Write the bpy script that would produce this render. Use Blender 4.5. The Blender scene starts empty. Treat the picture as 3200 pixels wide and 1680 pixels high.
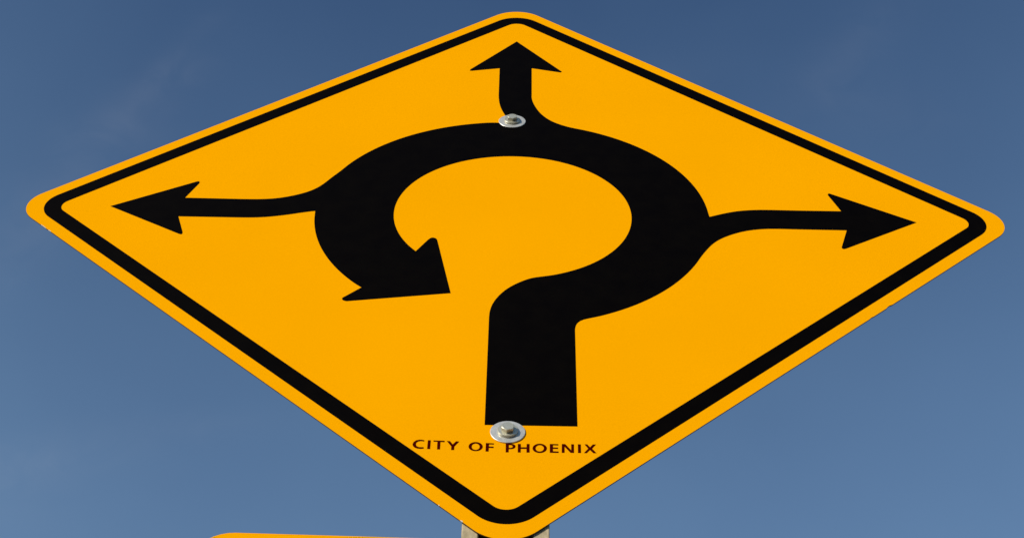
import bpy, bmesh, math, random
from mathutils import Vector, Matrix, noise
from mathutils.geometry import tessellate_polygon

scene = bpy.context.scene
COL = scene.collection
random.seed(7)

SIDE = 0.9144                       # 36 in warning sign
HALF = SIDE / math.sqrt(2)          # half diagonal
CENTRE = Vector((0.0, 0.0, 3.57))   # centre of the diamond's face

# ------------------------------------------------------------------ camera
CAM_OFFSET = (0.00452, -1.16706, -1.96732)   # from the centre of the sign, metres
CAM_AXES = ((0.999584, -0.005690, 0.028271), (-0.019967, -0.843896, 0.536135), (0.020807, -0.536477, -0.843659))   # right, up, back
CAM_LENS = 62.480; CAM_SHIFT_X = 0.03317

cam_data = bpy.data.cameras.new("camera")
cam = bpy.data.objects.new("camera", cam_data)
COL.objects.link(cam)
scene.camera = cam
cam_data.sensor_fit = 'HORIZONTAL'
cam_data.sensor_width = 36
cam_data.lens = CAM_LENS
cam_data.shift_x = CAM_SHIFT_X
cam_data.clip_start = 0.05
cam_data.clip_end = 6000
rx, ry, rz = [Vector(v) for v in CAM_AXES]
m = Matrix((rx, ry, rz)).transposed().to_4x4()
m.translation = CENTRE + Vector(CAM_OFFSET)
cam.matrix_world = m

# ------------------------------------------------------------------ light
SUN_DIR = Vector((-0.66, -0.70, 0.27)).normalized()     # towards the sun
SUN_EL = math.asin(SUN_DIR.z)
SUN_AZ = math.atan2(SUN_DIR.x, SUN_DIR.y)
sun_data = bpy.data.lights.new("sun", 'SUN')
sun_data.energy = 4.6
sun_data.angle = math.radians(0.5)
sun_data.color = (1.0, 0.91, 0.78)
sun = bpy.data.objects.new("sun", sun_data)
COL.objects.link(sun)
sun.location = CENTRE + SUN_DIR * 20
sun.rotation_euler = SUN_DIR.to_track_quat('Z', 'Y').to_euler()

world = bpy.data.worlds.new("World")
scene.world = world
world.use_nodes = True
wt = world.node_tree
wt.nodes.clear()
W = wt.nodes.new
sky = W('ShaderNodeTexSky')
sky.sky_type = 'NISHITA'
sky.sun_disc = False
sky.sun_elevation = SUN_EL
sky.sun_rotation = SUN_AZ
sky.altitude = 600
sky.air_density = 1.0
sky.dust_density = 1.0
sky.ozone_density = 4.6
bg = W('ShaderNodeBackground')
bg.inputs['Strength'].default_value = 0.129
# faint high veil and a few thin cirrus wisps, all placed by direction in the sky
wl = wt.links.new
def wmath(op, a, b=None, clamp=False):
    n = W('ShaderNodeMath'); n.operation = op; n.use_clamp = clamp
    for k, v in enumerate((a, b)):
        if v is None: continue
        if isinstance(v, (int, float)): n.inputs[k].default_value = v
        else: wl(v, n.inputs[k])
    return n.outputs[0]
def wdot(vec):
    n = W('ShaderNodeVectorMath'); n.operation = 'DOT_PRODUCT'
    wl(tc.outputs['Generated'], n.inputs[0]); n.inputs[1].default_value = vec
    return n.outputs['Value']
def wnoise(scale, detail, vecscale, dist=0.0):
    mp = W('ShaderNodeMapping'); mp.inputs['Scale'].default_value = vecscale
    mp.inputs['Rotation'].default_value = (0.3, 0.6, 0.9)
    wl(tc.outputs['Generated'], mp.inputs['Vector'])
    n = W('ShaderNodeTexNoise'); n.inputs['Scale'].default_value = scale
    n.inputs['Detail'].default_value = detail; n.inputs['Distortion'].default_value = dist
    wl(mp.outputs['Vector'], n.inputs['Vector'])
    return n.outputs['Fac']
tc = W('ShaderNodeTexCoord')
sep = W('ShaderNodeSeparateXYZ')
wl(tc.outputs['Generated'], sep.inputs['Vector'])
slant = W('ShaderNodeMapRange')      # the longer slant path lower in the sky holds more of the veil
slant.inputs['From Min'].default_value = 0.93
slant.inputs['From Max'].default_value = 0.70
slant.inputs['To Min'].default_value = 0.0
slant.inputs['To Max'].default_value = 0.31
wl(sep.outputs['Z'], slant.inputs['Value'])
soft = wnoise(5.0, 3.0, (1, 1, 1), 0.3)
veil = wmath('ADD', slant.outputs['Result'], wmath('MULTIPLY', wmath('SUBTRACT', soft, 0.45), 0.10), True)
mx = W('ShaderNodeMix'); mx.data_type = 'RGBA'
mx.inputs['B'].default_value = (2.3, 3.9, 5.9, 1)
wl(veil, mx.inputs['Factor'])
wl(sky.outputs['Color'], mx.inputs['A'])
fine = wnoise(26.0, 8.0, (1, 1.8, 1), 1.0)
def wisp(azim, elev, lean, half_len, half_wid, amount):
    """soft elongated cirrus patch: centre azimuth (from +Y to +X) and elevation in degrees"""
    a, e = math.radians(azim), math.radians(elev)
    c = Vector((math.sin(a) * math.cos(e), math.cos(a) * math.cos(e), math.sin(e)))
    east = Vector((math.cos(a), -math.sin(a), 0)); up = c.cross(east) * -1
    if up.z < 0: up = -up
    l = math.radians(lean)
    u = east * math.cos(l) + up * math.sin(l); v = -east * math.sin(l) + up * math.cos(l)
    du = wmath('DIVIDE', wdot(u), math.radians(half_len)); dv = wmath('DIVIDE', wdot(v), math.radians(half_wid))
    d2 = wmath('ADD', wmath('MULTIPLY', du, du), wmath('MULTIPLY', dv, dv))
    g = wmath('POWER', 2.71828, wmath('MULTIPLY', d2, -1.0))
    front = wmath('GREATER_THAN', wdot(c), 0.0)
    tex = wmath('MULTIPLY', wmath('SUBTRACT', fine, 0.22), 1.9, True)
    return wmath('MULTIPLY', wmath('MULTIPLY', g, front), wmath('MULTIPLY', tex, amount * 0.85))
WISPS = [(-24.96, 60.24, 58, 2.6, 0.7, 0.055), (-23.63, 62.14, 72, 1.8, 0.4, 0.03), (-25.18, 59.21, 20, 2, 0.5, 0.02), (-23.74, 48.56, 26, 3.6, 0.6, 0.06), (-17.92, 50.90, 18, 3, 0.5, 0.03), (-27.97, 54.81, 70, 2.2, 0.9, 0.04), (-25.79, 56.88, 40, 2.5, 1.2, 0.04), (23.10, 62.73, 25, 2.6, 0.9, 0.03), (23.97, 60.88, -30, 2.2, 0.9, 0.02), (-23.65, 47.33, 10, 2.5, 1.2, 0.03), (8.49, 62.63, 20, 2.5, 1, 0.025)]
tot = None
for w_ in WISPS:
    o_ = wisp(*w_)
    tot = o_ if tot is None else wmath('ADD', tot, o_)
mx2 = W('ShaderNodeMix'); mx2.data_type = 'RGBA'
mx2.inputs['B'].default_value = (4.3, 4.4, 4.9, 1)
wl(tot, mx2.inputs['Factor'])
wl(mx.outputs['Result'], mx2.inputs['A'])
out = W('ShaderNodeOutputWorld')
wl(mx2.outputs['Result'], bg.inputs['Color'])
wl(bg.outputs['Background'], out.inputs['Surface'])

scene.view_settings.view_transform = 'Standard'
scene.view_settings.look = 'None'
scene.view_settings.exposure = 0.0
scene.view_settings.gamma = 1.0
scene.view_settings.use_curve_mapping = False
scene.render.engine = 'CYCLES'

# ------------------------------------------------------------------ materials
def material(name, colour, rough=0.5, metallic=0.0, spec=0.5, colour2=None, nscale=20.0, ndetail=4.0,
             lo=0.35, hi=0.65, rough_var=0.0, grain=0.0, grain_scale=600.0, bump=0.0, bump_scale=60.0, stretch=(1, 1, 1)):
    mt = bpy.data.materials.new(name)
    mt.use_nodes = True
    t = mt.node_tree
    b = t.nodes['Principled BSDF']
    b.inputs['Base Color'].default_value = (*colour, 1)
    b.inputs['Roughness'].default_value = rough
    b.inputs['Metallic'].default_value = metallic
    b.inputs['Specular IOR Level'].default_value = spec
    co = t.nodes.new('ShaderNodeTexCoord')
    mpn = t.nodes.new('ShaderNodeMapping')
    mpn.inputs['Scale'].default_value = stretch
    t.links.new(co.outputs['Object'], mpn.inputs['Vector'])
    n = t.nodes.new('ShaderNodeTexNoise')
    n.inputs['Scale'].default_value = nscale
    n.inputs['Detail'].default_value = ndetail
    t.links.new(mpn.outputs['Vector'], n.inputs['Vector'])
    if colour2:
        r = t.nodes.new('ShaderNodeMapRange')
        r.inputs['From Min'].default_value = lo
        r.inputs['From Max'].default_value = hi
        x = t.nodes.new('ShaderNodeMix'); x.data_type = 'RGBA'
        x.inputs['A'].default_value = (*colour, 1)
        x.inputs['B'].default_value = (*colour2, 1)
        t.links.new(n.outputs['Fac'], r.inputs['Value'])
        t.links.new(r.outputs['Result'], x.inputs['Factor'])
        t.links.new(x.outputs['Result'], b.inputs['Base Color'])
    if grain:
        g = t.nodes.new('ShaderNodeTexNoise')
        g.inputs['Scale'].default_value = grain_scale
        g.inputs['Detail'].default_value = 3
        t.links.new(co.outputs['Object'], g.inputs['Vector'])
        gm = t.nodes.new('ShaderNodeMapRange')
        gm.inputs['From Min'].default_value = 0.3
        gm.inputs['From Max'].default_value = 0.7
        gm.inputs['To Min'].default_value = 1 - grain
        gm.inputs['To Max'].default_value = 1 + grain
        hs = t.nodes.new('ShaderNodeHueSaturation')
        t.links.new(g.outputs['Fac'], gm.inputs['Value'])
        t.links.new(gm.outputs['Result'], hs.inputs['Value'])
        src = b.inputs['Base Color'].links[0].from_socket
        t.links.new(src, hs.inputs['Color'])
        t.links.new(hs.outputs['Color'], b.inputs['Base Color'])
    if rough_var:
        r2 = t.nodes.new('ShaderNodeMapRange')
        r2.inputs['From Min'].default_value = 0.3
        r2.inputs['From Max'].default_value = 0.7
        r2.inputs['To Min'].default_value = rough - rough_var
        r2.inputs['To Max'].default_value = rough + rough_var
        t.links.new(n.outputs['Fac'], r2.inputs['Value'])
        t.links.new(r2.outputs['Result'], b.inputs['Roughness'])
    if bump:
        n2 = t.nodes.new('ShaderNodeTexNoise')
        n2.inputs['Scale'].default_value = bump_scale
        n2.inputs['Detail'].default_value = 5
        t.links.new(mpn.outputs['Vector'], n2.inputs['Vector'])
        bp = t.nodes.new('ShaderNodeBump')
        bp.inputs['Strength'].default_value = bump
        bp.inputs['Distance'].default_value = 0.001
        t.links.new(n2.outputs['Fac'], bp.inputs['Height'])
        t.links.new(bp.outputs['Normal'], b.inputs['Normal'])
    return mt

M_YELLOW = material('amber_reflective_sheeting', (0.770, 0.322, 0.0), rough=0.6, spec=0.0,
                    colour2=(0.790, 0.331, 0.0), nscale=5, ndetail=9, rough_var=0.06, grain=0.022, grain_scale=420)
M_BLACK = material('black_screen_ink', (0.0008, 0.0003, 0.0001), rough=0.6, spec=0.02,
                   colour2=(0.0014, 0.0008, 0.0003), nscale=40, ndetail=6, grain=0.35, grain_scale=420)
M_MAROON = material('brownish_black_lettering_ink', (0.050, 0.0010, 0.0006), rough=0.5, spec=0.0)
M_ALU = material('dull_aluminium', (0.42, 0.40, 0.36), rough=0.5, metallic=0.9, colour2=(0.30, 0.28, 0.25), nscale=30)
M_EDGE = material('dark_sheared_edge', (0.16, 0.09, 0.015), rough=0.6, metallic=0.2,
                  colour2=(0.09, 0.05, 0.01), nscale=60)  # dark yellowish brown, mottled, on the sides and backs of the plates
M_CHIP = material('bare_bright_aluminium', (0.60, 0.57, 0.50), rough=0.45, metallic=0.0, spec=0.6)
M_WASHER = material('zinc_washer_grey', (0.50, 0.50, 0.46), rough=0.45, metallic=0.5, colour2=(0.57, 0.57, 0.53),
                    nscale=160, rough_var=0.05, bump=0.05, bump_scale=900)
M_BOLT = material('yellowish_zinc_bolt', (0.58, 0.57, 0.47), rough=0.32, metallic=0.55, colour2=(0.46, 0.45, 0.34),
                  nscale=220, rough_var=0.08, bump=0.08, bump_scale=900)
M_POST = material('weathered_galvanised_steel', (0.46, 0.38, 0.24), rough=0.7, metallic=0.0, spec=0.2,
                  colour2=(0.30, 0.25, 0.15), nscale=110, ndetail=8, lo=0.4, hi=0.6, grain=0.06, grain_scale=700, bump=0.25, bump_scale=160, stretch=(1, 1, 0.45))
M_GROUND = material('weathered_asphalt', (0.045, 0.043, 0.040), rough=0.9, spec=0.1, colour2=(0.065, 0.061, 0.056),
                    nscale=0.8, ndetail=10, bump=0.4, bump_scale=8)

# ------------------------------------------------------------------ helpers
def link(name, bm, mats, parent=None, smooth=False):
    bmesh.ops.recalc_face_normals(bm, faces=bm.faces)
    me = bpy.data.meshes.new(name)
    bm.to_mesh(me); bm.free()
    for mt in (mats if isinstance(mats, (list, tuple)) else [mats]):
        me.materials.append(mt)
    if smooth:
        for p in me.polygons: p.use_smooth = True
    o = bpy.data.objects.new(name, me)
    COL.objects.link(o)
    if parent: o.parent = parent
    return o

def thing(name, label, category, loc, group=None):
    o = bpy.data.objects.new(name, None)
    COL.objects.link(o)
    o.empty_display_size = 0.1
    o.location = loc
    o['label'] = label; o['category'] = category
    if group: o['group'] = group
    return o

def slab(loops, front, back, mi_front=0, mi_side=0, bm=None, bevel=0.0):
    """Flat plate in the XZ plane; loops = outer loop then holes; front/back are Y."""
    bm = bm or bmesh.new()
    loops3 = [[Vector((x, z, 0)) for x, z in lp] for lp in loops]
    tris = tessellate_polygon(loops3)
    flat = [p for lp in loops3 for p in lp]
    f = [bm.verts.new((p.x, front, p.y)) for p in flat]
    b = [bm.verts.new((p.x, back, p.y)) for p in flat]
    for t in tris:
        try:
            fa = bm.faces.new([f[i] for i in t]); fa.material_index = mi_front
            ba = bm.faces.new([b[i] for i in reversed(t)]); ba.material_index = mi_side
        except ValueError:
            pass
    k = 0
    for lp in loops3:
        n = len(lp)
        for i in range(n):
            a, c = k + i, k + (i + 1) % n
            s = bm.faces.new((f[a], f[c], b[c], b[a])); s.material_index = mi_side
        k += n
    return bm

def rounded_diamond(apex, r, seg=10, wob=0.0):
    """Square standing on its corner with half diagonal apex and corner radius r."""
    pts = []
    d = apex - r * math.sqrt(2)
    for k in range(4):
        a0 = math.radians(90 - 90 * k)
        cx, cz = d * math.cos(a0), d * math.sin(a0)
        for i in range(seg + 1):
            a = a0 + math.radians(45 - 90 * i / seg)
            pts.append((cx + r * math.cos(a), cz + r * math.sin(a)))
    return pts

def rounded_rect(x0, z0, x1, z1, r, seg=8):
    pts = []
    for (cx, cz, a0) in ((x1 - r, z1 - r, 90), (x1 - r, z0 + r, 0), (x0 + r, z0 + r, -90), (x0 + r, z1 - r, 180)):
        for i in range(seg + 1):
            a = math.radians(a0 - 90 * i / seg)
            pts.append((cx + r * math.cos(a), cz + r * math.sin(a)))
    return pts

def lathe(profile, n=48):
    """profile = (radius, y) pairs; axis = Y."""
    bm = bmesh.new()
    rings = []
    for r, y in profile:
        if r < 1e-7:
            rings.append([bm.verts.new((0, y, 0))])
        else:
            rings.append([bm.verts.new((r * math.cos(2 * math.pi * i / n), y, r * math.sin(2 * math.pi * i / n))) for i in range(n)])
    for a, b in zip(rings, rings[1:]):
        for i in range(n):
            j = (i + 1) % n
            if len(a) == 1: bm.faces.new((a[0], b[i], b[j]))
            elif len(b) == 1: bm.faces.new((a[i], a[j], b[0]))
            else: bm.faces.new((a[i], a[j], b[j], b[i]))
    return bm

def hex_head(flat, height, y0, twist):
    """Chamfered hexagon bolt head pointing to -Y, with a short stub of raised ring mark on top."""
    bm = bmesh.new()
    n = 72
    ap = flat / 2
    def rad(th):
        u = (th - twist + math.pi / 6) % (math.pi / 3) - math.pi / 6
        # vertices at twist + k*60 deg
        v = (math.pi / 6) - abs(u)
        return ap / math.cos(v)
    rows = []
    for kind in range(4):
        row = []
        for i in range(n):
            th = 2 * math.pi * i / n + twist
            R = rad(th)
            if kind == 0: r, h = R, 0
            elif kind == 1: r, h = R, height - (R - ap * 0.965) * 0.55
            elif kind == 2: r, h = ap * 0.96, height
            else: r, h = ap * 0.84, height - 0.00010
            row.append(bm.verts.new((r * math.cos(th), y0 - h, r * math.sin(th))))
        rows.append(row)
    for a, b in zip(rows, rows[1:]):
        for i in range(n):
            j = (i + 1) % n
            bm.faces.new((a[i], a[j], b[j], b[i]))
    bm.faces.new(rows[-1])
    bm.faces.new(list(reversed(rows[0])))
    return bm

# ------------------------------------------------------------------ ground under the post
gb = bmesh.new()
N = 40
def gh(x, y):
    d = math.hypot(x, y)
    return 0.03 * noise.noise(Vector((x * 0.4, y * 0.4, 0))) * min(1, d / 2)
ticks = [(-1 if i < N else 1) * 3000 * (abs(i - N) / N) ** 4 for i in range(2 * N + 1)]
grid = [[gb.verts.new((x, y, gh(x, y))) for y in ticks] for x in ticks]
for i in range(2 * N):
    for j in range(2 * N):
        gb.faces.new((grid[i][j], grid[i + 1][j], grid[i + 1][j + 1], grid[i][j + 1]))
ground = link('ground', gb, M_GROUND, smooth=True)
ground['kind'] = 'structure'

# ------------------------------------------------------------------ U-channel post
SHEET = 0.0015                      # thickness of the sign plates
GAP = 0.0013                        # plates stand a little off the flanges
POST_FRONT = SHEET + GAP

def channel_post():
    hw, inner, web, depth, th = 0.0439, 0.0268, 0.0238, 0.034, 0.0030
    # centre line of one half, from outer lip to the middle of the web (x, y), y = depth behind the flange
    def arc(cx, cy, r, a0, a1, n=5):
        return [(cx + r * math.cos(math.radians(a0 + (a1 - a0) * i / n)), cy + r * math.sin(math.radians(a0 + (a1 - a0) * i / n))) for i in range(n + 1)]
    half = [(hw, 0.0013), (hw - 0.0004, 0.0004), (hw - 0.0013, 0.0), (inner + 0.0022, 0.0)]
    half += [(inner + 0.0011, 0.0002), (inner + 0.0002, 0.0011), (inner - 0.0004, 0.0030)]
    half += [(web + 0.0010, depth - 0.005), (web - 0.0006, depth - 0.0018), (web - 0.0030, depth), (0.006, depth)]
    front = [(x, y) for x, y in half] + [(-x, y) for x, y in reversed(half)]
    # thickness: offset away from the sign along local normals
    def offset(path, d):
        res = []
        for i, (x, y) in enumerate(path):
            ax, ay = path[max(i - 1, 0)]; bx, by = path[min(i + 1, len(path) - 1)]
            tx, ty = bx - ax, by - ay
            l = math.hypot(tx, ty) or 1
            nx, ny = ty / l, -tx / l       # candidate
            res.append((x + nx * d, y + ny * d))
        return res
    back = offset(front, th)
    back[0], back[1], back[2] = (hw, th), (hw - 0.0004, th), (hw - 0.0013, th)
    for i in range(3): back[-1 - i] = (-back[i][0], back[i][1])
    prof = front + list(reversed(back))
    bm = bmesh.new()
    z0, z1 = -0.45, CENTRE.z + 0.50 * HALF
    levels = [z0 + (z1 - z0) * i / 60 for i in range(61)]
    rings = []
    for z in levels:
        rings.append([bm.verts.new((x, y, z)) for x, y in prof])
    n = len(prof)
    for a, b in zip(rings, rings[1:]):
        for i in range(n):
            j = (i + 1) % n
            bm.faces.new((a[i], a[j], b[j], b[i]))
    m_ = len(front)
    for ring in (rings[0], rings[-1]):
        for i in range(m_ - 1):
            bm.faces.new((ring[i], ring[i + 1], ring[n - 2 - i], ring[n - 1 - i]))
    return bm

post = link('sign_post', channel_post(), M_POST)
post.location = (0.0003, POST_FRONT, 0)
post['label'] = 'tan weathered steel U-channel post behind the yellow diamond sign'
post['category'] = 'sign post'

# ------------------------------------------------------------------ artwork outlines, metres from the sign's centre
SYMBOL = [(0.00017, 0.51855), (0.06618, 0.41959), (0.0665, 0.41917), (0.067, 0.41857), (0.06752, 0.41788), (0.06792, 0.41719), (0.06804, 0.41657), (0.06779,
    0.416), (0.06726, 0.41542), (0.0666, 0.41488), (0.066, 0.41442), (0.0656, 0.4141), (0.02327, 0.42648), (0.02351, 0.34119), (0.02343, 0.33629),
    (0.0235, 0.3314), (0.0238, 0.32653), (0.02438, 0.32169), (0.02523, 0.31688), (0.02627, 0.3121), (0.02747, 0.30734), (0.02878, 0.30262), (0.0302,
    0.29794), (0.03174, 0.29329), (0.03344, 0.28871), (0.03533, 0.2842), (0.03742, 0.27978), (0.03974, 0.27546), (0.04227, 0.27127), (0.04503, 0.26722),
    (0.04803, 0.26334), (0.05127, 0.25968), (0.05476, 0.25627), (0.05849, 0.25312), (0.06242, 0.2502), (0.0665, 0.24747), (0.0707, 0.2449), (0.075,
    0.24255), (0.07942, 0.24046), (0.08394, 0.23862), (0.08852, 0.23692), (0.0931, 0.2352), (0.09763, 0.23338), (0.10213, 0.23145), (0.10657, 0.22941),
    (0.11098, 0.22729), (0.11534, 0.22509), (0.11967, 0.2228), (0.12394, 0.22043), (0.12818, 0.21798), (0.13236, 0.21545), (0.13649, 0.21284), (0.14057,
    0.21014), (0.1446, 0.20737), (0.14858, 0.20453), (0.1525, 0.2016), (0.15636, 0.1986), (0.16016, 0.19553), (0.16391, 0.19239), (0.16759, 0.18917),
    (0.17121, 0.18588), (0.17476, 0.18252), (0.17825, 0.1791), (0.18167, 0.17561), (0.18503, 0.17205), (0.18831, 0.16843), (0.19153, 0.16474), (0.19467,
    0.161), (0.19774, 0.15719), (0.20074, 0.15333), (0.20366, 0.14941), (0.2065, 0.14543), (0.20927, 0.1414), (0.21196, 0.13732), (0.21457, 0.13318),
    (0.2171, 0.129), (0.21955, 0.12477), (0.22191, 0.12049), (0.2242, 0.11616), (0.2264, 0.11179), (0.22851, 0.10739), (0.23054, 0.10294), (0.23248,
    0.09845), (0.23434, 0.09393), (0.23611, 0.08937), (0.23779, 0.08478), (0.23938, 0.08015), (0.24088, 0.0755), (0.24229, 0.07082), (0.24361, 0.06611),
    (0.24484, 0.06138), (0.24598, 0.05662), (0.24702, 0.05184), (0.24798, 0.04705), (0.24884, 0.04223), (0.24961, 0.0374), (0.25028, 0.03256), (0.25086,
    0.02771), (0.25132, 0.02284), (0.2517, 0.01798), (0.25205, 0.0131), (0.25245, 0.00823), (0.25289, 0.00335), (0.25729, 0.00548), (0.26169, 0.0076),
    (0.2661, 0.00969), (0.27054, 0.01173), (0.27502, 0.01369), (0.27955, 0.01551), (0.28414, 0.01717), (0.2888, 0.01862), (0.29352, 0.01987), (0.29829,
    0.0209), (0.3031, 0.02174), (0.30794, 0.0224), (0.3128, 0.02292), (0.31767, 0.0233), (0.32255, 0.02356), (0.32743, 0.02372), (0.33231, 0.02379),
    (0.33719, 0.02381), (0.34208, 0.02379), (0.34696, 0.02375), (0.35184, 0.02372), (0.35672, 0.02369), (0.36161, 0.02366), (0.36649, 0.02363), (0.37137,
    0.0236), (0.42447, 0.02399), (0.41292, 0.06512), (0.41295, 0.06549), (0.41297, 0.06603), (0.41301, 0.06664), (0.41311, 0.06724), (0.41328, 0.06774),
    (0.41355, 0.06817), (0.41389, 0.06858), (0.41429, 0.06894), (0.41472, 0.06919), (0.41517, 0.0693), (0.41569, 0.06919), (0.41628, 0.06889), (0.41688,
    0.06851), (0.4174, 0.06815), (0.41777, 0.06791), (0.51686, -0.00072), (0.41748, -0.06777), (0.41701, -0.06798), (0.41634, -0.0683), (0.41558,
    -0.06863), (0.41484, -0.06887), (0.41422, -0.0689), (0.41372, -0.0687), (0.41326, -0.06833), (0.41286, -0.06784), (0.41254, -0.06731), (0.41232,
    -0.06679), (0.41223, -0.06621), (0.41227, -0.06555), (0.41238, -0.06489), (0.41249, -0.06431), (0.41256, -0.06391), (0.42457, -0.02349), (0.36553,
    -0.02345), (0.36066, -0.02341), (0.3558, -0.02336), (0.35093, -0.0233), (0.34606, -0.02325), (0.34119, -0.02321), (0.33632, -0.02323), (0.33146,
    -0.02335), (0.3266, -0.02361), (0.32175, -0.02406), (0.31693, -0.0247), (0.31213, -0.02555), (0.30737, -0.02661), (0.30267, -0.02789), (0.29805,
    -0.0294), (0.2935, -0.03115), (0.28905, -0.03312), (0.2847, -0.03531), (0.28045, -0.0377), (0.2763, -0.04025), (0.27225, -0.04296), (0.26831,
    -0.04585), (0.26453, -0.04891), (0.26092, -0.05218), (0.25753, -0.05566), (0.25436, -0.05936), (0.25143, -0.06324), (0.24872, -0.06728), (0.2462,
    -0.07145), (0.24381, -0.0757), (0.2415, -0.08), (0.23922, -0.08432), (0.23701, -0.08866), (0.2349, -0.09306), (0.2329, -0.09749), (0.23095, -0.10194),
    (0.22897, -0.10637), (0.22689, -0.11075), (0.22472, -0.11509), (0.22244, -0.11939), (0.22008, -0.12364), (0.21765, -0.12786), (0.21513, -0.13204),
    (0.21255, -0.13617), (0.20991, -0.14026), (0.20718, -0.1443), (0.20438, -0.14828), (0.2015, -0.1522), (0.19854, -0.15606), (0.19551, -0.15985),
    (0.1924, -0.1636), (0.18922, -0.16728), (0.18597, -0.1709), (0.18265, -0.17446), (0.17926, -0.17795), (0.17581, -0.18138), (0.17229, -0.18474),
    (0.1687, -0.18804), (0.16506, -0.19126), (0.16135, -0.19442), (0.15759, -0.1975), (0.15376, -0.20051), (0.14988, -0.20344), (0.14594, -0.2063),
    (0.14195, -0.20908), (0.1379, -0.21179), (0.13381, -0.21442), (0.12966, -0.21697), (0.12546, -0.21944), (0.12122, -0.22182), (0.11694, -0.22413),
    (0.11262, -0.22636), (0.10826, -0.2285), (0.10382, -0.23054), (0.09928, -0.23243), (0.09464, -0.2342), (0.09003, -0.23601), (0.0857, -0.23816),
    (0.08197, -0.24095), (0.07911, -0.24452), (0.0772, -0.24881), (0.07613, -0.25359), (0.07554, -0.25862), (0.07492, -0.44309), (-0.02489, -0.44389),
    (-0.02493, -0.24298), (-0.02493, -0.23811), (-0.02484, -0.23324), (-0.02461, -0.22838), (-0.02418, -0.22353), (-0.02351, -0.21871), (-0.02261,
    -0.21393), (-0.02145, -0.2092), (-0.02004, -0.20454), (-0.01839, -0.19996), (-0.01652, -0.19547), (-0.01443, -0.19106), (-0.01214, -0.18676),
    (-0.00965, -0.18257), (-0.00696, -0.17852), (-0.00404, -0.17462), (-0.00091, -0.1709), (0.00241, -0.16735), (0.00593, -0.16397), (0.0096, -0.16075),
    (0.01341, -0.15767), (0.01736, -0.15476), (0.02148, -0.15215), (0.02578, -0.14997), (0.03029, -0.14828), (0.03494, -0.14698), (0.03967, -0.14582),
    (0.04438, -0.14457), (0.04904, -0.14314), (0.05362, -0.14151), (0.05815, -0.13972), (0.06261, -0.13779), (0.06702, -0.13572), (0.07136, -0.13351),
    (0.07562, -0.13117), (0.07981, -0.12869), (0.08392, -0.12608), (0.08794, -0.12334), (0.09187, -0.12048), (0.09571, -0.11749), (0.09945, -0.11438),
    (0.10309, -0.11115), (0.10663, -0.10781), (0.11005, -0.10435), (0.11337, -0.10079), (0.11657, -0.09713), (0.11966, -0.09337), (0.12262, -0.08951),
    (0.12546, -0.08556), (0.12817, -0.08152), (0.13075, -0.07739), (0.13319, -0.07319), (0.13551, -0.06891), (0.13768, -0.06456), (0.13972, -0.06014),
    (0.14161, -0.05565), (0.14336, -0.05111), (0.14497, -0.04652), (0.14643, -0.04188), (0.14774, -0.0372), (0.1489, -0.03248), (0.1499, -0.02773),
    (0.15075, -0.02294), (0.15144, -0.01811), (0.15199, -0.01326), (0.1524, -0.0084), (0.15265, -0.00354), (0.15274, 0.00132), (0.15268, 0.00618),
    (0.15246, 0.01104), (0.15208, 0.01588), (0.15155, 0.02072), (0.15086, 0.02554), (0.15002, 0.03033), (0.14903, 0.03509), (0.14789, 0.03982), (0.1466,
    0.04451), (0.14516, 0.04916), (0.14357, 0.05376), (0.14184, 0.05831), (0.13997, 0.0628), (0.13796, 0.06723), (0.13581, 0.07158), (0.13352, 0.07586),
    (0.13108, 0.08005), (0.12849, 0.08417), (0.12576, 0.08821), (0.12292, 0.09218), (0.11997, 0.09608), (0.11692, 0.09988), (0.11375, 0.10358), (0.11047,
    0.10716), (0.10706, 0.11062), (0.10354, 0.11398), (0.09991, 0.11721), (0.09618, 0.12034), (0.09235, 0.12334), (0.08843, 0.12623), (0.08442, 0.12898),
    (0.08033, 0.1316), (0.07615, 0.1341), (0.0719, 0.13646), (0.06757, 0.13868), (0.06318, 0.14077), (0.05872, 0.14271), (0.0542, 0.14451), (0.04962,
    0.14617), (0.045, 0.14768), (0.04033, 0.14904), (0.03561, 0.15025), (0.03087, 0.15131), (0.02609, 0.15223), (0.02128, 0.15298), (0.01645, 0.15359),
    (0.01161, 0.15404), (0.00675, 0.15434), (0.00189, 0.15448), (-0.00297, 0.15446), (-0.00784, 0.1543), (-0.01269, 0.15397), (-0.01754, 0.1535),
    (-0.02236, 0.15286), (-0.02716, 0.15208), (-0.03194, 0.15114), (-0.03668, 0.15006), (-0.04138, 0.14882), (-0.04605, 0.14743), (-0.05067, 0.1459),
    (-0.05523, 0.14421), (-0.05974, 0.14239), (-0.06419, 0.14042), (-0.06857, 0.13831), (-0.07289, 0.13606), (-0.07713, 0.13368), (-0.08129, 0.13116),
    (-0.08538, 0.12851), (-0.08937, 0.12574), (-0.09328, 0.12283), (-0.09709, 0.11981), (-0.1008, 0.11666), (-0.10441, 0.1134), (-0.10791, 0.11003),
    (-0.11131, 0.10654), (-0.11459, 0.10295), (-0.11776, 0.09926), (-0.12081, 0.09546), (-0.12373, 0.09157), (-0.12653, 0.0876), (-0.12921, 0.08353),
    (-0.13175, 0.07938), (-0.13415, 0.07516), (-0.13642, 0.07085), (-0.13856, 0.06648), (-0.14055, 0.06204), (-0.14241, 0.05754), (-0.14412, 0.05298),
    (-0.14568, 0.04838), (-0.14709, 0.04372), (-0.14836, 0.03902), (-0.14947, 0.03429), (-0.15044, 0.02952), (-0.15125, 0.02472), (-0.15191, 0.0199),
    (-0.15241, 0.01506), (-0.15276, 0.01021), (-0.15296, 0.00535), (-0.153, 0.00048), (-0.15288, -0.00438), (-0.15262, -0.00924), (-0.15219, -0.01409),
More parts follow.
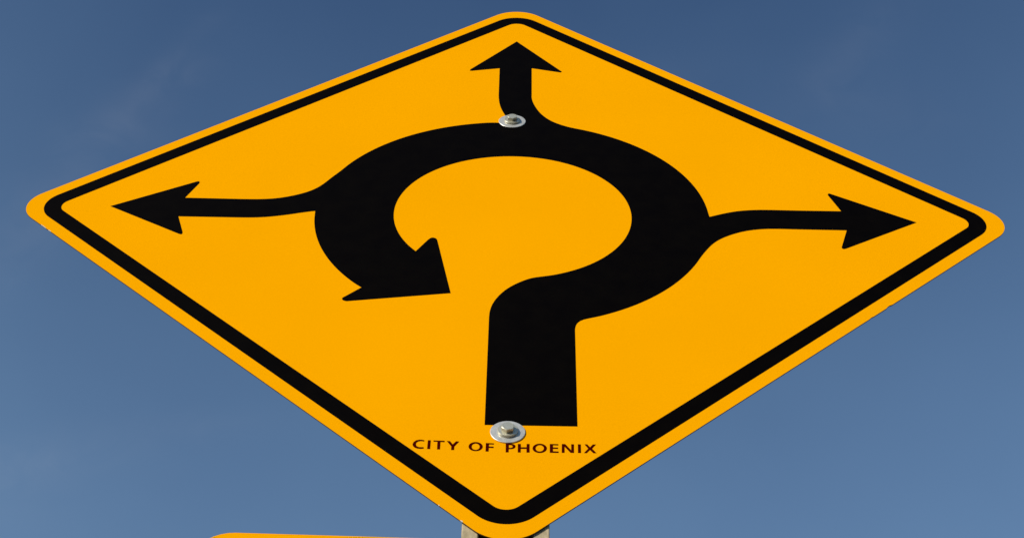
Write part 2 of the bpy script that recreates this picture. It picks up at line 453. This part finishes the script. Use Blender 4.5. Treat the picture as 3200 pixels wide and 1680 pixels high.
    (-0.15162, -0.01892), (-0.15089, -0.02373), (-0.15, -0.02851), (-0.14897, -0.03327), (-0.14778, -0.03799), (-0.14645, -0.04266), (-0.14497, -0.0473),
    (-0.14334, -0.05188), (-0.14156, -0.05641), (-0.13964, -0.06088), (-0.13758, -0.06529), (-0.13538, -0.06964), (-0.13305, -0.0739), (-0.13058,
    -0.0781), (-0.12797, -0.0822), (-0.12522, -0.08621), (-0.12233, -0.09012), (-0.11936, -0.09398), (-0.1052, -0.0657), (-0.10477, -0.06511), (-0.10418,
    -0.06424), (-0.10347, -0.06328), (-0.10274, -0.06238), (-0.10205, -0.06173), (-0.1014, -0.06132), (-0.10075, -0.06105), (-0.10008, -0.0609),
    (-0.09941, -0.06087), (-0.09874, -0.06096), (-0.09802, -0.06119), (-0.09727, -0.06154), (-0.09653, -0.06201), (-0.09585, -0.06257), (-0.09528,
    -0.06319), (-0.09482, -0.06397), (-0.09445, -0.06493), (-0.09415, -0.06592), (-0.09392, -0.0668), (-0.09374, -0.0674), (-0.07206, -0.18723),
    (-0.19494, -0.20912), (-0.19549, -0.20896), (-0.19628, -0.20875), (-0.19718, -0.20848), (-0.19805, -0.20814), (-0.19877, -0.20773), (-0.19934,
    -0.20721), (-0.19987, -0.20658), (-0.20031, -0.2059), (-0.20065, -0.20521), (-0.20086, -0.20455), (-0.20093, -0.20392), (-0.20087, -0.20331),
    (-0.2007, -0.2027), (-0.20044, -0.20208), (-0.20009, -0.20144), (-0.19957, -0.20072), (-0.19888, -0.19994), (-0.19813, -0.19917), (-0.19746,
    -0.19851), (-0.19701, -0.19805), (-0.17974, -0.17862), (-0.18338, -0.17525), (-0.18691, -0.17178), (-0.19029, -0.16816), (-0.19353, -0.16443),
    (-0.19669, -0.16063), (-0.19979, -0.15676), (-0.20281, -0.15285), (-0.20576, -0.14888), (-0.20863, -0.14484), (-0.21143, -0.14076), (-0.21414,
    -0.13662), (-0.21677, -0.13243), (-0.21931, -0.12818), (-0.22178, -0.12389), (-0.22416, -0.11955), (-0.22645, -0.11517), (-0.22866, -0.11074),
    (-0.23078, -0.10627), (-0.23282, -0.10176), (-0.23476, -0.09721), (-0.23662, -0.09262), (-0.23838, -0.088), (-0.24006, -0.08334), (-0.24164,
    -0.07865), (-0.24313, -0.07393), (-0.24453, -0.06919), (-0.24584, -0.06441), (-0.24705, -0.05962), (-0.24817, -0.05479), (-0.2492, -0.04995),
    (-0.25013, -0.04509), (-0.25096, -0.04022), (-0.2517, -0.03532), (-0.25235, -0.03042), (-0.25289, -0.0255), (-0.25333, -0.02058), (-0.25366,
    -0.01564), (-0.25394, -0.0107), (-0.25418, -0.00576), (-0.25443, -0.00081), (-0.25926, -0.00205), (-0.26407, -0.00336), (-0.26885, -0.0048),
    (-0.27359, -0.00635), (-0.27831, -0.00796), (-0.28304, -0.00956), (-0.28779, -0.01111), (-0.29256, -0.01256), (-0.29736, -0.01393), (-0.30219,
    -0.01521), (-0.30704, -0.0164), (-0.31192, -0.01747), (-0.31682, -0.0184), (-0.32175, -0.01914), (-0.3267, -0.0197), (-0.33168, -0.0201), (-0.33666,
    -0.02038), (-0.34165, -0.02058), (-0.34664, -0.02074), (-0.42803, -0.02096), (-0.41636, -0.05858), (-0.41627, -0.05915), (-0.41613, -0.05997),
    (-0.41598, -0.0609), (-0.41588, -0.0618), (-0.41587, -0.06254), (-0.41596, -0.06312), (-0.41611, -0.06365), (-0.41632, -0.0641), (-0.4166, -0.06444),
    (-0.41695, -0.06465), (-0.41745, -0.06467), (-0.41809, -0.06451), (-0.41877, -0.06428), (-0.41937, -0.06404), (-0.41978, -0.06389), (-0.52001,
    0.00124), (-0.41894, 0.0693), (-0.4186, 0.06944), (-0.41811, 0.06967), (-0.41754, 0.06989), (-0.41698, 0.07002), (-0.4165, 0.06997), (-0.41608,
    0.06971), (-0.41566, 0.0693), (-0.41528, 0.06879), (-0.41498, 0.06819), (-0.4148, 0.06756), (-0.41477, 0.0668), (-0.41489, 0.06588), (-0.41508,
    0.06495), (-0.41526, 0.06413), (-0.41538, 0.06356), (-0.42748, 0.02632), (-0.3532, 0.02581), (-0.34832, 0.02587), (-0.34344, 0.02595), (-0.33855,
    0.02607), (-0.33367, 0.02626), (-0.32879, 0.02655), (-0.32393, 0.02697), (-0.31908, 0.02756), (-0.31426, 0.02835), (-0.30949, 0.02937), (-0.30478,
    0.03064), (-0.30013, 0.03215), (-0.29556, 0.03386), (-0.29105, 0.03576), (-0.28661, 0.03782), (-0.28225, 0.04004), (-0.27798, 0.04243), (-0.27382,
    0.04501), (-0.26983, 0.04783), (-0.26603, 0.0509), (-0.26247, 0.05424), (-0.25917, 0.05783), (-0.25615, 0.06166), (-0.25337, 0.06568), (-0.25082,
    0.06985), (-0.24843, 0.07411), (-0.24614, 0.07844), (-0.2439, 0.08278), (-0.24162, 0.0871), (-0.23926, 0.09138), (-0.23682, 0.09561), (-0.23437,
    0.09985), (-0.23202, 0.10413), (-0.22979, 0.10847), (-0.22763, 0.11284), (-0.22544, 0.1172), (-0.22316, 0.12151), (-0.22079, 0.12578), (-0.21832,
    0.12999), (-0.21578, 0.13416), (-0.21315, 0.13827), (-0.21045, 0.14234), (-0.20767, 0.14635), (-0.20481, 0.15031), (-0.20187, 0.15421), (-0.19886,
    0.15806), (-0.19578, 0.16185), (-0.19263, 0.16557), (-0.1894, 0.16924), (-0.1861, 0.17284), (-0.18274, 0.17638), (-0.17931, 0.17985), (-0.17581,
    0.18326), (-0.17224, 0.18659), (-0.16862, 0.18986), (-0.16493, 0.19306), (-0.16118, 0.19618), (-0.15737, 0.19924), (-0.1535, 0.20222), (-0.14957,
    0.20512), (-0.14559, 0.20795), (-0.14156, 0.2107), (-0.13747, 0.21337), (-0.13333, 0.21596), (-0.12915, 0.21848), (-0.12491, 0.22091), (-0.12063,
    0.22326), (-0.11631, 0.22552), (-0.11194, 0.22771), (-0.10753, 0.22981), (-0.10308, 0.23182), (-0.0986, 0.23375), (-0.09407, 0.23558), (-0.08952,
    0.23734), (-0.08492, 0.239), (-0.0803, 0.24058), (-0.07565, 0.24206), (-0.07097, 0.24346), (-0.06627, 0.24476), (-0.06154, 0.24598), (-0.05678,
    0.2471), (-0.05201, 0.24814), (-0.04722, 0.24911), (-0.04242, 0.25), (-0.03761, 0.25072), (-0.03276, 0.25117), (-0.02789, 0.25128), (-0.02299,
    0.25112), (-0.0181, 0.25083), (-0.01321, 0.25053), (-0.00833, 0.25029), (-0.00345, 0.25007), (-0.00567, 0.25439), (-0.00779, 0.25878), (-0.00975,
    0.26327), (-0.01155, 0.26784), (-0.01322, 0.27245), (-0.01477, 0.27709), (-0.01625, 0.28175), (-0.01762, 0.28645), (-0.01888, 0.29117), (-0.01999,
    0.29593), (-0.02095, 0.30073), (-0.02177, 0.30555), (-0.02244, 0.31039), (-0.02299, 0.31525), (-0.02341, 0.32012), (-0.02373, 0.325), (-0.02397,
    0.32989), (-0.02417, 0.33478), (-0.02436, 0.42458), (-0.06548, 0.41457), (-0.06593, 0.4146), (-0.0666, 0.41459), (-0.06733, 0.41464), (-0.06797,
    0.41481), (-0.06834, 0.41518), (-0.06839, 0.41587), (-0.0682, 0.41685), (-0.06791, 0.41791), (-0.06761, 0.41886), (-0.06743, 0.41951)]
LETTERS = [
    [[(-0.08827, -0.47295), (-0.0909, -0.47214), (-0.09328, -0.47216), (-0.09678, -0.47325), (-0.09938, -0.47629), (-0.10035, -0.47997),
      (-0.09969, -0.48313), (-0.09764, -0.48578), (-0.0948, -0.48721), (-0.09123, -0.48759), (-0.0883, -0.48704), (-0.08835, -0.48476), (-0.09098,
      -0.48491), (-0.09335, -0.48481), (-0.09581, -0.48331), (-0.09684, -0.48048), (-0.09661, -0.4776), (-0.09488, -0.4753), (-0.09235, -0.47444),
      (-0.08998, -0.47448), (-0.08837, -0.47494)]],
    [[(-0.08444, -0.47281), (-0.08143, -0.47271), (-0.08138, -0.48755), (-0.08446, -0.48747)]],
    [[(-0.07837, -0.47285), (-0.06667, -0.47308), (-0.06665, -0.47525), (-0.07101, -0.47515), (-0.07094, -0.48781), (-0.07401, -0.4878),
      (-0.07419, -0.47488), (-0.07839, -0.47478)]],
    [[(-0.0642, -0.47337), (-0.06091, -0.47345), (-0.05772, -0.4789), (-0.05437, -0.47354), (-0.05111, -0.47374), (-0.05599, -0.48253),
      (-0.05608, -0.48836), (-0.05911, -0.48834), (-0.05916, -0.48213)]],
    [[(-0.02593, -0.48146), (-0.02607, -0.48317), (-0.02658, -0.48481), (-0.02744, -0.4863), (-0.02859, -0.48755), (-0.02998, -0.48851),
      (-0.03154, -0.48913), (-0.03319, -0.48938), (-0.03486, -0.48925), (-0.03645, -0.48874), (-0.0379, -0.48788), (-0.03912, -0.48671),
      (-0.04005, -0.48529), (-0.04066, -0.48369), (-0.0409, -0.48199), (-0.04077, -0.48027), (-0.04027, -0.47863), (-0.03942, -0.47713),
      (-0.03827, -0.47587), (-0.03688, -0.4749), (-0.03531, -0.47427), (-0.03364, -0.47402), (-0.03197, -0.47415), (-0.03036, -0.47467),
      (-0.02891, -0.47554), (-0.02769, -0.47672), (-0.02676, -0.47815), (-0.02616, -0.47975)], [(-0.02915, -0.48183), (-0.02923, -0.48305), (-0.02951, -0.48421), (-0.02999, -0.48526), (-0.03064, -0.48614), (-0.03142, -0.48682),
      (-0.03231, -0.48725), (-0.03325, -0.48742), (-0.0342, -0.48732), (-0.03511, -0.48695), (-0.03593, -0.48633), (-0.03663, -0.4855), (-0.03717,
      -0.48448), (-0.03752, -0.48334), (-0.03766, -0.48213), (-0.0376, -0.48091), (-0.03732, -0.47974), (-0.03684, -0.47869), (-0.03619, -0.4778),
      (-0.0354, -0.47712), (-0.03452, -0.47668), (-0.03357, -0.47651), (-0.03262, -0.47661), (-0.0317, -0.47698), (-0.03088, -0.47761), (-0.03018,
      -0.47845), (-0.02964, -0.47947), (-0.02929, -0.48062)]],
    [[(-0.02273, -0.47529), (-0.01426, -0.47563), (-0.0143, -0.47754), (-0.01944, -0.47741), (-0.01943, -0.4811), (-0.01442, -0.4813), (-0.01457,
      -0.48347), (-0.01946, -0.48326), (-0.01963, -0.48959), (-0.02277, -0.48958)]],
    [[(-0.00169, -0.47576), (0.00408, -0.47555), (0.00662, -0.47628), (0.00832, -0.47792), (0.00877, -0.47994), (0.00816, -0.4824), (0.00629,
      -0.48409), (0.00378, -0.48472), (0.00151, -0.4848), (0.00155, -0.49019), (-0.00151, -0.4903)], [(0.00159, -0.47789), (0.00369, -0.47781), (0.00539, -0.4787), (0.00583, -0.48025), (0.00522, -0.48196), (0.00375, -0.48269), (0.00165,
      -0.48277)]],
    [[(0.01117, -0.47578), (0.01429, -0.47567), (0.01433, -0.4813), (0.02047, -0.48108), (0.02052, -0.47544), (0.02355, -0.47534), (0.02361,
      -0.48974), (0.02043, -0.48985), (0.0204, -0.48359), (0.01427, -0.48381), (0.01423, -0.49007), (0.01122, -0.49005)]],
    [[(0.0419, -0.48201), (0.0417, -0.48376), (0.04113, -0.48544), (0.04023, -0.48695), (0.03903, -0.48823), (0.0376, -0.48921), (0.036,
      -0.48985), (0.03433, -0.4901), (0.03265, -0.48996), (0.03106, -0.48944), (0.02963, -0.48857), (0.02843, -0.48737), (0.02753, -0.48592),
      (0.02697, -0.48429), (0.02677, -0.48255), (0.02696, -0.4808), (0.02752, -0.47911), (0.02842, -0.47759), (0.02961, -0.4763), (0.03105,
      -0.47531), (0.03265, -0.47467), (0.03434, -0.47441), (0.03603, -0.47455), (0.03763, -0.47507), (0.03907, -0.47596), (0.04026, -0.47717),
      (0.04116, -0.47863), (0.04171, -0.48027)], [(0.03875, -0.48213), (0.03863, -0.48333), (0.0383, -0.48449), (0.03777, -0.48553), (0.03708, -0.48641), (0.03624, -0.48708), (0.03531,
      -0.48751), (0.03433, -0.48768), (0.03335, -0.48758), (0.03242, -0.48721), (0.03159, -0.4866), (0.03089, -0.48577), (0.03036, -0.48477),
      (0.03004, -0.48364), (0.02992, -0.48244), (0.03003, -0.48123), (0.03036, -0.48007), (0.03088, -0.47903), (0.03158, -0.47814), (0.03242,
      -0.47746), (0.03336, -0.47703), (0.03434, -0.47686), (0.03532, -0.47696), (0.03626, -0.47733), (0.03709, -0.47795), (0.03779, -0.47878),
      (0.03831, -0.47979), (0.03864, -0.48092)]],
    [[(0.04505, -0.47457), (0.05402, -0.47453), (0.054, -0.47657), (0.04832, -0.4765), (0.04829, -0.4803), (0.05367, -0.48038), (0.05365,
      -0.48261), (0.04827, -0.4826), (0.04824, -0.48685), (0.05419, -0.48697), (0.05417, -0.48933), (0.04496, -0.48932)]],
    [[(0.05782, -0.47425), (0.0614, -0.47413), (0.06764, -0.48448), (0.06772, -0.47417), (0.07058, -0.47421), (0.07041, -0.48875), (0.06686,
      -0.48868), (0.06059, -0.4783), (0.06045, -0.4889), (0.05752, -0.48901)]],
    [[(0.07479, -0.47406), (0.07783, -0.47409), (0.07774, -0.48863), (0.07468, -0.4886)]],
    [[(0.08196, -0.4738), (0.08478, -0.47384), (0.08761, -0.4787), (0.09068, -0.4737), (0.09392, -0.47372), (0.08965, -0.48086), (0.09419,
      -0.48838), (0.09092, -0.4885), (0.08741, -0.4831), (0.08381, -0.48861), (0.08096, -0.48858), (0.08566, -0.481)]]]


# ------------------------------------------------------------------ bolts
def bolt(parent, x, z, twist, name='bolt'):
    """hex head (the part) with its big washer and collar as sub-parts"""
    wr, cr_ = 0.01885, 0.01110
    y = -0.00035
    hd = link(name, hex_head(0.0127, 0.0050, -0.0040 + y, twist), M_BOLT, parent)
    hd.location = (x, 0, z)
    wb = lathe([(0.0045, y + 0.0004), (wr - 0.0003, y + 0.0004), (wr, y), (wr, y - 0.0008), (wr - 0.0004, y - 0.0011),
                (0.006, y - 0.0012), (0.0045, y - 0.0012)], 64)
    w = link('washer', wb, M_WASHER, hd)
    cb = lathe([(0.004, y - 0.0011), (cr_ - 0.0002, y - 0.0011), (cr_, y - 0.0014), (cr_, y - 0.0035), (cr_ - 0.0005, y - 0.0040),
                (0.0075, y - 0.0041), (0.0, y - 0.0041)], 56)
    c = link('collar', cb, M_BOLT, hd)
    for o in (w, c):
        for p in o.data.polygons: p.use_smooth = False
    # shank and nut through to the back of the post
    sb = lathe([(0.0, y), (0.0038, y), (0.0038, POST_FRONT + 0.046), (0.0, POST_FRONT + 0.046)], 20)
    link('shank', sb, M_BOLT, hd)
    return hd

# ------------------------------------------------------------------ the diamond sign
sign = thing('warning_sign',
             'amber diamond warning sign with black roundabout arrows and city lettering, above the lower yellow plate',
             'traffic sign', CENTRE)

outline = rounded_diamond(HALF, 0.0445, seg=24)
# small dents in the sheared lower edges
def add_dents(pts, dents):
    res = []
    n = len(pts)
    for i in range(n):
        a, b = Vector(pts[i]), Vector(pts[(i + 1) % n])
        res.append(tuple(a))
        L = (b - a).length
        if L < 0.3: continue
        d = (b - a) / L
        inn = Vector((-a.x - b.x, -a.y - b.y)).normalized()
        hits = []
        for (px, pz, w, dep) in dents:
            P = Vector((px, pz)); s = (P - a).dot(d)
            if 0 < s < L and abs((P - a - d * s).length) < 0.03: hits.append((s, w, dep))
        for s, w, dep in sorted(hits):
            for u, q in ((-1, 0), (-0.35, 1), (0.2, 0.8), (1, 0)):
                res.append(tuple(a + d * (s + u * w) + inn * dep * q))
    return res
outline = add_dents(outline, [(0.4502, -0.1980, 0.006, 0.0012), (0.4255, -0.2227, 0.004, 0.0006)])
link('panel', slab([outline], 0.0, SHEET, 0, 1), [M_YELLOW, M_EDGE], sign)

FILM = 0.00025
b_out, b_in = rounded_diamond(0.9617 * HALF, 0.0400, 20), rounded_diamond(0.9133 * HALF, 0.0180, 14)
link('border', slab([b_out, b_in], -FILM, 0.0003), M_BLACK, sign)
link('arrow_symbol', slab([SYMBOL], -FILM, 0.0003), M_BLACK, sign)
lb = bmesh.new()
for loops in LETTERS:
    slab(loops, -FILM, 0.0003, bm=lb)
link('lettering', lb, M_MAROON, sign)

# nicks where the sheeting has come off the lower left edge and bare metal shows
def nick(t, l, w):
    """t = distance from the left corner along the lower left edge"""
    d = Vector((1, -1)) / math.sqrt(2)
    nrm = Vector((1, 1)) / math.sqrt(2)
    base = Vector((-HALF, 0)) + d * t
    pts, k = [], 9
    for i in range(k + 1):
        u = -1 + 2 * i / k
        p = base + d * u * l + nrm * w * (1 - u * u) * (0.7 + 0.6 * random.random())
        pts.append((p.x, p.y))
    pts = [tuple(base + d * l - nrm * 0.0002), tuple(base - d * l - nrm * 0.0002)] + pts
    link('edge_nick', slab([pts], -0.00025, SHEET * 0.5), M_CHIP, sign)
for (t, l, w) in ((0.0740, 0.0060, 0.0004), (0.0880, 0.0030, 0.0005), (0.8185, 0.0009, 0.0006), (0.8520, 0.0018, 0.0011)):
    nick(t, l, w)

bolt(sign, -0.0056 * HALF, 0.3945 * HALF, math.radians(273))
bolt(sign, 0.0003 * HALF, -0.7060 * HALF, math.radians(260))

# ------------------------------------------------------------------ the plate below
PT = -0.9745 * HALF                    # its top edge at the middle
plate = thing('supplementary_plate', 'plain amber rectangular plate mounted under the diamond sign, only its top edge in view',
              'traffic sign', CENTRE + Vector((0, 0, PT)))
plate.rotation_euler = (0, math.radians(0.6), 0)
hwid = 0.3048
pr = rounded_rect(-hwid, -2 * hwid, hwid, 0.0, 0.0381)
link('panel', slab([pr], 0.0, SHEET, 0, 1), [M_YELLOW, M_EDGE], plate)
link('border', slab([rounded_rect(-hwid + 0.0127, -2 * hwid + 0.0127, hwid - 0.0127, -0.0127, 0.030),
                     rounded_rect(-hwid + 0.0286, -2 * hwid + 0.0286, hwid - 0.0286, -0.0286, 0.016)], -FILM, 0.0003), M_BLACK, plate)
bolt(plate, 0.0, -0.075, 0.3)
bolt(plate, 0.0, -2 * hwid + 0.075, 0.9)
